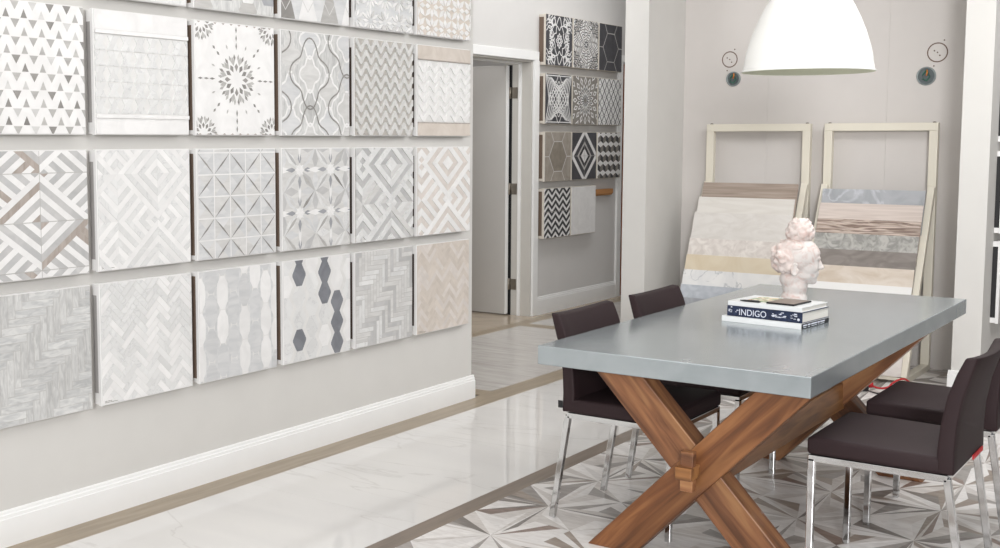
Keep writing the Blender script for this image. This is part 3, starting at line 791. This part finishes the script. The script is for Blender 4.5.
# ---------------------------------------------------------------- chairs
def make_chair(label):
    root = empty('dining_chair', (0, 0, 0), 0, label, 'chair', 'dark chairs around the table')
    Wd = .245
    def soft(mb, name, sub=2, parent=root):
        o = mb.build(name, parent, bevel=.014, seg=3, smooth=True); return o
    # local: x = 0 seat front, +x to the back
    mb = MB(); prof = [(0, .452), (.0, .505), (.008, .516), (.44, .508), (.44, .45)]
    mb.prism(prof, 'y', -Wd, Wd, M_leather); seat = soft(mb, 'seat')
    mb = MB(); k = mb.mi(M_leather)
    inner = [(.428, .455), (.425, .53), (.432, .62), (.448, .71), (.474, .79), (.500, .848)]
    outer = [(.480, .452), (.478, .53), (.482, .62), (.497, .71), (.520, .79), (.537, .852)]
    n = 9; grid = []
    for side in (inner, outer):
        g = []
        for x, z in side:
            row = []
            for i in range(n):
                t = -1+2*i/(n-1); bow = .020*(1-t*t)*min(1, max(0, (z-.5)/.25)); row.append(mb.bm.verts.new((x+bow, t*Wd, z-.010*(1-t*t)*(1 if z > .84 else 0))))
            g.append(row)
        grid.append(g)
    I, O = grid
    def F(*v): f = mb.bm.faces.new(v); f.material_index = k
    for r in range(len(inner)-1):
        for i in range(n-1):
            F(I[r][i], I[r][i+1], I[r+1][i+1], I[r+1][i]); F(O[r][i], O[r+1][i], O[r+1][i+1], O[r][i+1])
        F(I[r][0], I[r+1][0], O[r+1][0], O[r][0]); F(I[r][-1], O[r][-1], O[r+1][-1], I[r+1][-1])
    for i in range(n-1): F(I[-1][i], I[-1][i+1], O[-1][i+1], O[-1][i]); F(I[0][i], O[0][i], O[0][i+1], I[0][i+1])
    back = mb.build('backrest', root, bevel=.007, seg=3, smooth=True)
    mb = MB()
    t = .024; zc = .438
    mb.box(.004, .46, -Wd+.004, -Wd+.004+t, zc-.012, zc+.012, M_chrome); mb.box(.004, .46, Wd-.004-t, Wd-.004, zc-.012, zc+.012, M_chrome)
    mb.box(.006, .006+t, -Wd+.028, Wd-.028, zc-.011, zc+.011, M_chrome); mb.box(.44, .44+t, -Wd+.028, Wd-.028, zc-.011, zc+.011, M_chrome)
    mb.build('seat_frame', root, bevel=.003)
    for s in (-1, 1):
        y = s*(Wd-.016)
        mb = MB(); mb.bar((.016, y, 0), (.016, y, zc), t, t, M_chrome); mb.build('leg', root, bevel=.003)
        mb = MB(); mb.bar((.527, y, .002), (.458, y, zc), t, t, M_chrome); mb.build('leg', root, bevel=.003)
    return root
def copy_tree(o, parent=None):
    c = o.copy(); COL.objects.link(c)
    if parent: c.parent = parent
    for chd in list(o.children): copy_tree(chd, c)
    return c
c1 = make_chair('dark brown chair at the near right corner of the table, red tag under its back')
spots = [((-1.283, 4.36), 0, None), ((-1.283, 5.095), 0, 'dark brown chair behind the near right one, cut off by the picture edge'),
         ((-1.81, 4.425), pi, 'dark brown chair at the near left corner of the table, black side tag'),
         ((-1.81, 5.13), pi, 'dark brown chair at the far left side of the table, only its back clear')]
chairs = []
for (x, y), rz, lab in spots:
    o = c1 if lab is None else copy_tree(c1)
    o.location = (x, y, 0); o.rotation_euler.z = rz
    if lab: o['label'] = lab
    chairs.append(o)
M_red = mat('red_fabric', 'c2252b', .6)
mb = MB(); mb.box(.481, .486, .04, .20, .447, .462, M_red); t_ = mb.build('tag_label', chairs[0]); t_['label'] = 'red tag'
mb = MB(); mb.box(.476, .496, .246, .2485, .468, .498, M_black); t_ = mb.build('tag_label', chairs[2]); t_['label'] = 'black tag'

# ---------------------------------------------------------------- pendant lamp
P = empty('pendant_lamp', (-1.655, 5.16, 1.84), 0, 'large glossy white dome pendant lamp hanging above the table', 'lamp')
M_shade = mat('white_enamel', 'f3f3f0', .22)
M_inner = mat('shade_inside_cream', 'e6e7cf', .5)
outer_p = [(.283, .0), (.285, .004), (.277, .010), (.274, .03), (.266, .08), (.255, .12), (.238, .17), (.215, .225), (.187, .28), (.155, .33), (.118, .372), (.075, .40), (.04, .412)]
mb = MB(); mb.lathe(outer_p, M_shade, 96)
mb.lathe([(.283, 0), (.270, .004), (.262, .06), (.247, .118), (.222, .19), (.18, .27), (.12, .355), (.0, .395)], M_inner, 96)
mb.build('lamp_shade', P); P.scale = (.97, .97, 1)
mb = MB(); mb.lathe([(.04, .408), (.045, .42), (.045, .50), (.03, .53), (.01, .54), (0, .54)], M_shade, 32); mb.build('lamp_neck', P)
mb = MB(); mb.tube([(0, 0, .53), (0, 0, CH-1.84-.03)], .004, M_black, 8); mb.build('cord', P)
mb = MB(); mb.lathe([(0, CH-1.84), (.06, CH-1.84), (.06, CH-1.865), (.0, CH-1.872)], M_shade, 32); mb.build('ceiling_rose', P)
mb = MB(); mb.lathe([(0, .24), (.028, .25), (.034, .29), (.02, .34), (.018, .40), (0, .40)], mat('frosted_bulb', 'f0eee6', .3), 24); mb.build('bulb', P)

# ---------------------------------------------------------------- books, pen, bust
TZ = .76
def text_mesh(txt, size, m, parent, name, M, ext=.0004, squash=(1, 1)):
    cu = bpy.data.curves.new(name, 'FONT'); cu.body = txt; cu.size = size; cu.extrude = ext
    ob = bpy.data.objects.new(name+'_tmp', cu); COL.objects.link(ob); bpy.context.view_layer.update()
    me = bpy.data.meshes.new_from_object(ob.evaluated_get(bpy.context.evaluated_depsgraph_get()))
    bpy.data.objects.remove(ob); me.name = name; me.materials.clear(); me.materials.append(m)
    o = bpy.data.objects.new(name, me); COL.objects.link(o); o.parent = parent
    o.matrix_local = M @ Matrix.Diagonal((squash[0], squash[1], 1, 1)); return o
def book(loc, rz, w, d, h, cover, page, spine, label, cv=.0025, name='book', group='books stacked on the table'):
    """origin = near left corner; w along x, d along y. spine: 'front' or 'right'"""
    root = empty(name, loc, rz, label, 'book', group)
    mb = MB(); mb.box(0, w, 0, d, 0, cv, cover); mb.box(0, w, 0, d, h-cv, h, cover)
    if spine == 'front': mb.box(0, w, 0, cv, cv, h-cv, cover)
    else: mb.box(w-cv, w, 0, d, cv, h-cv, cover)
    mb.build('cover', root, bevel=.0008, seg=1)
    mb = MB(); i = .004
    if spine == 'front': mb.box(i, w-i, cv, d-i, cv, h-cv, page)
    else: mb.box(.001, w-cv, .001, d-i, cv, h-cv, page)
    mb.build('pages', root)
    return root
M_page = stone('book_pages', 'ece9e3', 'dcd8d0', .8, (3, 3, 400), 2, 0)
M_navy = stone('navy_shibori_cover', '27324f', '1b2339', .4, (60, 60, 60), 5, 2, .45, .6)
M_wcov = mat('white_book_cover', 'e9ebec', .35); M_bcov = mat('black_book_cover', '26282e', .4); M_lett = mat('white_lettering', 'dfe3ee', .5)
bl = radians(-7)
B1 = book((-1.935, 4.968, TZ), bl, .365, .275, .024, M_wcov, M_page, 'front', 'bottom book of the stack, white with a black lettered edge on its right')
mb = MB(); mb.box(.3652, .3665, .004, .267, .001, .023, M_bcov); sp = mb.build('spine', B1)
sp['label'] = 'black spine with white lettering'
for k, (a, b) in enumerate(((.015, .05), (.058, .085), (.092, .15), (.155, .175), (.18, .225))):
    mb = MB(); mb.box(.3664, .367, a, b, .012, .018, M_lett); mb.box(.3664, .367, a+.004, b-.004, .005, .0075, M_lett); mb.build('lettering', B1)
B2 = book((-1.915, 4.978, TZ+.024), bl, .345, .262, .045, M_navy, M_page, 'front', 'thick navy book lettered INDIGO in the middle of the stack')
Mx = Matrix.Translation((.055, -.0003, .008)) @ Matrix.Rotation(pi/2, 4, 'X')
text_mesh('INDIGO', .041, M_lett, B2, 'title_lettering', Mx, squash=(.88, .95))
rr = random.Random(4); mb = MB()
for q in range(26):
    u = .205+.115*rr.random(); v = .012+.024*rr.random(); mb.box(u, u+.004+.010*rr.random(), -.0008, 0, v, v+.0018+.002*rr.random(), M_lett)
for q in range(14):
    u = .005+.05*rr.random(); v = .015+.025*rr.random(); mb.box(u, u+.007, -.0008, 0, v, v+.002, M_lett)
mb.build('small_lettering', B2)
mb = MB(); mb.lathe([(0, 0), (.006, 0), (.006, .0008), (0, .0008)], M_lett, 12, M=Matrix.Translation((.328, 0, .014)) @ Matrix.Rotation(pi/2, 4, 'X')); mb.build('emblem', B2)
B3 = book((-1.915, 4.985, TZ+.069), bl, .34, .25, .020, M_wcov, M_page, 'front', 'thin white book with a picture cover lying on the navy book')
mb = MB(); rr = random.Random(9)
cols = [mat('print_cream', 'd9cbb0', .5), mat('print_green', '8fa583', .5), mat('print_tan', 'b79d80', .5), mat('print_pale', 'e6e0d0', .5)]
for i in range(9):
    for j in range(8):
        mb.box(.05+i*.012, .062+i*.012, .045+j*.022, .067+j*.022, .020, .0203, rr.choice(cols))
mb.build('cover_print', B3)
NB = empty('notebook', (-1.745, 4.985, TZ+.0895), radians(-7), 'dark brown thin notebook with a black edge on top of the books', 'notebook')
mb = MB(); mb.box(0, .125, 0, .17, 0, .007, M_black); mb.build('cover', NB, bevel=.001, seg=1)
mb = MB(); mb.box(.004, .121, .004, .166, .007, .0076, stone('brown_cover', '85776d', '6e6158', .3, (20, 20, 20))); mb.build('cover_sheet', NB)
PN_ = empty('pen', (-1.862, 4.988, TZ+.0945), radians(-4), 'short black pen lying on the white book left of the notebook', 'pen')
mb = MB(); mb.tube([(0, 0, 0), (.02, 0, 0), (.085, 0, 0), (.094, 0, 0)], [.002, .0045, .0045, .002], M_black, 10); mb.build('barrel', PN_)
mb = MB(); mb.box(.05, .085, -.001, .001, .004, .0065, M_chrome); mb.build('clip', PN_)

# bust: SDF of ellipsoids, meshed by voxel remesh
BU = empty('head_sculpture', (-1.77, 5.42, TZ), YAW-radians(6), 'pinkish white plaster bust in profile with a flower bun', 'sculpture')
def stone_bust(name, a, b): return stone(name, a, b, .6, (22, 22, 22), 6, 1.5, .48, .72)
M_pl = stone_bust('rosy_plaster', 'dad3cf', 'cab0a8'); M_hr = stone_bust('plaster_flower', 'dcd0cb', 'caaea5')
def blob(parts, name, m, vox, smooth_it, disp=0, parent=BU, dscale=.03):
    bm = bmesh.new()
    for c, r, rot in parts:
        M = Matrix.Translation(c) @ Matrix.Rotation(rot[1], 4, 'Y') @ Matrix.Rotation(rot[0], 4, 'X') @ Matrix.Rotation(rot[2], 4, 'Z') @ Matrix.Diagonal((*r, 1))
        bmesh.ops.create_icosphere(bm, subdivisions=4, radius=1, matrix=M)
    me = bpy.data.meshes.new(name); bm.to_mesh(me); bm.free(); me.materials.append(m)
    o = bpy.data.objects.new(name, me); COL.objects.link(o); o.parent = parent
    r = o.modifiers.new('remesh', 'REMESH'); r.mode = 'VOXEL'; r.voxel_size = vox; r.use_smooth_shade = True
    if smooth_it: s = o.modifiers.new('smooth', 'SMOOTH'); s.iterations = smooth_it; s.factor = .5
    if disp:
        t = bpy.data.textures.new(name+'_noise', 'CLOUDS'); t.noise_scale = dscale
        d = o.modifiers.new('displace', 'DISPLACE'); d.texture = t; d.strength = disp; d.mid_level = .5
    return o
Z0 = (0, 0, 0)
head = []
def E(x, z, rx, rz, ry=None, y=0, tilt=0): head.append(((x, y, z), (rx, ry or rx, rz), (0, tilt, 0)))
E(.0, .02, .062, .03, .058); E(.0, .06, .060, .05, .054); E(.004, .12, .056, .07, .052); E(-.01, .155, .055, .05, .052)   # neck
E(.018, .262, .092, .085, .074); E(.045, .22, .062, .075, .062); E(.055, .175, .048, .040, .046); E(.078, .150, .024, .022, .028)  # skull, face, jaw, chin
E(.080, .275, .030, .035, .052); E(.095, .252, .018, .010, .045)       # forehead, brow
E(.108, .225, .014, .026, .011, tilt=-.35); E(.121, .207, .0115, .010, .012)      # nose
E(.104, .203, .010, .008, .017); E(.098, .182, .013, .0065, .022); E(.096, .172, .012, .0065, .019)   # nostrils, lips
for s in (-1, 1):
    E(.070, .208, .026, .026, .018, y=s*.034); E(.086, .238, .012, .009, .015, y=s*.026); E(.040, .178, .035, .025, .014, y=s*.040)
hd = blob(head, 'head', M_pl, .0045, 5, .004)
ear = []
for i in range(14):
    t = i/13*1.65*pi+.3*pi
    ear.append(((-.012+.014*cos(t), 0, .205+.025*sin(t)), (.006, .006, .006), Z0))
ear.append(((-.010, -.0, .182), (.007, .006, .009), Z0)); ear.append(((-.010, .0, .207), (.012, .004, .020), Z0))
for s in (-1, 1): 
    e2 = [((c[0]-.004, s*.076, c[2]), r, q) for c, r, q in ear]; blob(e2, 'ear', M_pl, .003, 2)
rr = random.Random(21); hair = []
hair.append(((-.035, 0, .25), (.062, .070, .072), Z0)); hair.append(((.000, 0, .300), (.078, .068, .040), Z0))
for k in range(46):
    a = rr.uniform(-1.5, 1.9)+pi*.9; ph = rr.uniform(-1, 1); rad = .070
    c = (-.030+rad*cos(a)*cos(ph)*.95, .074*sin(ph), .252+rad*sin(a)*cos(ph)*1.05)
    if c[0] > .03 and c[2] < .3: continue
    hair.append((c, (rr.uniform(.012, .024), rr.uniform(.010, .02), rr.uniform(.008, .014)), (rr.uniform(-1, 1), rr.uniform(-1.5, 1.5), 0)))
blob(hair, 'hair', M_hr, .004, 2, .006, dscale=.02)
bun = [((.018, 0, .345), (.05, .045, .03), Z0), ((.020, 0, .378), (.048, .044, .036), Z0), ((.015, 0, .408), (.030, .03, .024), Z0)]
for k in range(40):
    ph = k/40*1.35; a = k*2.4; rad = .018+.040*sin(ph+.15); zz = .420-.070*(ph/1.35)**1.3
    bun.append(((.020+rad*cos(a), rad*sin(a)*.92, zz), (.021, .0065, .017), (0, .5*cos(a), a+pi/2)))
blob(bun, 'flower_bun', M_hr, .0038, 1, .005, dscale=.018)

# ---------------------------------------------------------------- display racks
def make_rack(x0, x1, label):
    root = empty('display_rack', ((x0+x1)/2, 8.2, 0), 0, label, 'rack', 'cream display racks against the alcove wall')
    w = (x1-x0)/2; yb = 8.455-8.2; yf = 7.84-8.2; t = .055
    mb = MB(); mb.box(-w, w, yb-.025, yb+.025, 1.612, 1.665, M_cream); mb.build('top_rail', root, bevel=.003)
    for s in (-1, 1):
        a, b = (s*w, s*(w-t)) if s < 0 else (s*(w-t), s*w)
        mb = MB(); mb.box(a, b, yb-.025, yb+.025, .04, 1.612, M_cream); mb.build('upright_post', root, bevel=.003)
        mb = MB(); mb.box(a, b, yf, yb+.025, 0, .04, M_cream); mb.build('foot_rail', root, bevel=.003)
        mb = MB(); xx = s*(w-.022); mb.bar((xx, yf+.03, .036), (xx, yb-.035, 1.235), .044, .044, M_cream, side=(1, 0, 0)); mb.build('slanted_rail', root, bevel=.003)
        mb = MB(); mb.lathe([(0, 0), (.012, 0), (.010, .006), (0, .008)], mat('dark_bolt', '6b5f52', .5), 12, (s*(w-.03), yb, 1.665)); mb.build('bolt', root)
    mb = MB(); mb.box(-w+t, w-t, yf+.01, yf+.05, .02, .05, M_cream); mb.build('ledge', root, bevel=.002)
    return root
make_rack(-3.436, -2.672, 'cream frame display rack on the left with mostly white and beige slabs')
make_rack(-2.575, -1.832, 'cream frame display rack on the right with grey and brown slabs')
def slab(z, x0, x1, m, label, group, L=.30, last=False):
    # top edge at height z on the slanted plane through (7.84,0)-(8.42,1.36)
    dv = Vector((0, .58, 1.36)).normalized(); nv = Vector((0, -dv.z, dv.y))
    s = z/dv.z; base = Vector((0, 7.84, 0))
    top = base+dv*s+nv*.032; bot = base+dv*(s-L)+nv*.004
    root = empty('stone_slab', ((x0+x1)/2, bot.y, bot.z), 0, label, 'stone sample', group)
    e = (top-bot); n2 = Vector((0, -e.z, e.y)).normalized()*.011
    a = Vector((0, 0, 0)); b = e
    mb = MB(); mb.prism([(a.y, a.z), (b.y, b.z), (b.y+n2.y, b.z+n2.z), (a.y+n2.y, a.z+n2.z)], 'x', -(x1-x0)/2, (x1-x0)/2, m)
    o = mb.build('slab_face', root, bevel=.001, seg=1); return root
def sm(n, a, b, sc=(6, 6, 6), **k): return stone(n, a, b, k.pop('rough', .35), sc, 7, k.pop('dist', 1.5), **k)
gl, gr = 'stone slabs shingled down the left rack', 'stone slabs shingled down the right rack'
slab(1.225, -3.405, -2.708, sm('slab_brown_wood', 'a8998d', '8e7f73', (2, 40, 60)), 'brown wood-grain slab, topmost on the left rack', gl)
slab(1.12, -3.42, -2.715, sm('slab_cream', 'd9d5cf', 'd0cbc4', (2, 8, 20)), 'narrow cream slab second from the top of the left rack', gl)
slab(1.01, -3.432, -2.712, sm('slab_ivory', 'd7d3ce', 'cdc8c2', (6, 8, 14)), 'tall ivory slab on the left rack', gl, L=.34)
slab(.825, -3.432, -2.712, sm('slab_mottled', 'e2dcd6', 'cbc3bd', (14, 14, 14)), 'mottled white slab above the yellow one on the left rack', gl)
slab(.71, -3.432, -2.712, sm('slab_honey', 'd6cab4', 'cdbea5', (5, 5, 5)), 'honey yellow slab on the left rack', gl)
slab(.605, -3.432, -2.712, sm('slab_veined_white', 'e3e2e0', 'd6d6d6', (6, 6, 6), vein='a3a6aa', veins=4, vw=.012), 'white slab with dark grey veins on the left rack', gl)
slab(.50, -3.432, -2.712, sm('slab_blue', 'bdc1c7', 'acb1b8', (14, 14, 14)), 'pale blue-grey slab low on the left rack', gl)
slab(.41, -3.432, -2.712, sm('slab_grey', 'a5a7ab', '93959a', (10, 10, 10)), 'mid grey slab on the left rack just above the table edge', gl)
slab(1.20, -2.535, -1.865, sm('slab_slate_blue', 'acaeb2', '989b9f', (5, 5, 5), vein='c9cbd0', veins=5, vw=.03), 'slate blue clouded slab, topmost on the right rack', gl.replace('left', 'right'))
slab(1.105, -2.54, -1.868, sm('slab_blush', 'd6cac2', 'c7bab2', (2, 10, 40)), 'blush beige slab second from the top of the right rack', gr)
slab(1.00, -2.54, -1.868, sm('slab_striated', 'c9b9ad', '7d6a60', (3, 14, 55), dist=2.5, lo=.42, hi=.58), 'brown and cream striated slab on the right rack', gr)
slab(.905, -2.54, -1.868, sm('slab_ash', 'b5b3ae', '8f8e8a', (18, 18, 18), lo=.4, hi=.62), 'mottled ash grey slab on the right rack', gr)
slab(.80, -2.54, -1.868, sm('slab_charcoal', '8b847f', '79726d', (6, 6, 14)), 'dark warm grey slab on the right rack', gr)
slab(.695, -2.54, -1.868, sm('slab_onyx', 'd4cabf', 'c2b3a2', (5, 5, 9)), 'beige slab with tan veins on the right rack, right of the bust', gr)
slab(.585, -2.54, -1.868, sm('slab_pure_white', 'e2e1df', 'e5e4e2', (5, 5, 5)), 'white slab low on the right rack', gr, L=.28)
slab(.34, -2.54, -1.868, sm('slab_pale_rose', 'e0d9d4', 'd3cbc6', (8, 8, 14)), 'pale rose-white slab standing at the foot of the right rack', gr, L=.325)

# ---------------------------------------------------------------- wall boxes and marks, cable
M_line = mat('pencil_brown', '6b564a', .8); M_box = mat('zinc_box', '8e9696', .4, .5)
M_gw = mat('green_wire', '2f6b57', .5); M_ow = mat('orange_wire', 'd98a3c', .5); M_boxin = mat('box_inside', '5b6466', .6)
for x, z, r, bx, bz, br, side in ((-3.314, 2.142, .060, -3.282, 1.998, .054, 'left'), (-1.880, 2.132, .066, -1.944, 1.977, .062, 'right')):
    root = empty('wall_marking', (x, YB, z), 0, 'brown drawn circle with screw holes high on the %s of the alcove wall' % side, 'wall marking', 'drawn circles on the alcove wall')
    mb = MB(); k = mb.mi(M_line); n = 40
    for i in range(n):
        a, b = 2*pi*i/n, 2*pi*(i+1)/n
        q = [(rr_*cos(t), -.0006, rr_*sin(t)) for rr_, t in ((r, a), (r, b), (r-.008, b), (r-.008, a))]
        mb.bm.faces.new([mb.bm.verts.new(p) for p in q]).material_index = k
    mb.build('drawn_circle', root)
    for dx, dz in ((-.02, .012), (.0, .0), (.015, -.02), (r*.6, r*1.2), (-r*.3, -r*1.35)):
        mb = MB(); mb.lathe([(0, .0), (.005, .0), (.005, .001), (0, .001)], M_line, 10, M=Matrix.Translation((dx, 0, dz)) @ Matrix.Rotation(pi/2, 4, 'X')); mb.build('screw_hole', root)
    root = empty('junction_box', (bx, YB, bz), 0, 'round metal junction box with loose wires below the %s drawn circle' % side, 'junction box', 'round junction boxes on the alcove wall')
    Rm = Matrix.Rotation(pi/2, 4, 'X')
    mb = MB(); mb.lathe([(br, .0), (br, .008), (br-.010, .009), (br-.010, .001), (0, .001)], M_box, 32, M=Rm); mb.build('ring', root)
    mb = MB(); mb.lathe([(br-.012, .0015), (0, .0015)], M_boxin, 32, M=Rm); mb.build('box_well', root)
    mb = MB(); mb.tube([(.0, -.006, br*.6), (-.02, -.015, .01), (-.018, -.014, -.02), (.005, -.012, -.03), (.024, -.014, -.005), (.01, -.01, .025)], .0045, M_gw, 8); mb.build('green_wire', root)
    mb = MB(); mb.tube([(.004, -.006, .04), (.008, -.018, .022), (.004, -.018, .002)], .005, M_ow, 8); mb.build('orange_wire', root)
cb = empty('power_cable', (-1.95, 7.5, 0), 0, 'red cable with a black connector lying on the floor before the right rack', 'cable')
mb = MB(); pts = [(-.02, .04, .035), (.03, .05, .02), (.08, .06, .03), (.10, .08, .055), (.13, .11, .075), (.155, .15, .075), (.175, .19, .05), (.19, .23, .012), (.25, .20, .012)]
def smooth_pts(p, k=6):
    out = []
    for i in range(len(p)-1):
        a, b, c, d = p[max(i-1, 0)], p[i], p[i+1], p[min(i+2, len(p)-1)]
        for j in range(k):
            t = j/k; out.append(tuple(.5*((2*b[q])+(-a[q]+c[q])*t+(2*a[q]-5*b[q]+4*c[q]-d[q])*t*t+(-a[q]+3*b[q]-3*c[q]+d[q])*t**3) for q in range(3)))
    return out+[p[-1]]
mb.tube(smooth_pts(pts), .006, M_red, 8); mb.build('cord', cb)
mb = MB(); mb.lathe([(0, 0), (.016, .0), (.02, .012), (.018, .03), (0, .034)], M_red, 16, (-.02, .035, .022)); mb.build('plug_cap', cb)
mb = MB(); mb.lathe([(0, 0), (.02, .0), (.024, .014), (.02, .034), (0, .036)], M_black, 16, (-.042, .0, .004)); mb.build('connector', cb)
mb = MB(); mb.tube(smooth_pts([(-.03, -.01, .012), (.03, -.04, .006), (.08, -.05, .006), (.12, -.02, .006)]), .004, M_black, 8); mb.build('lead', cb)
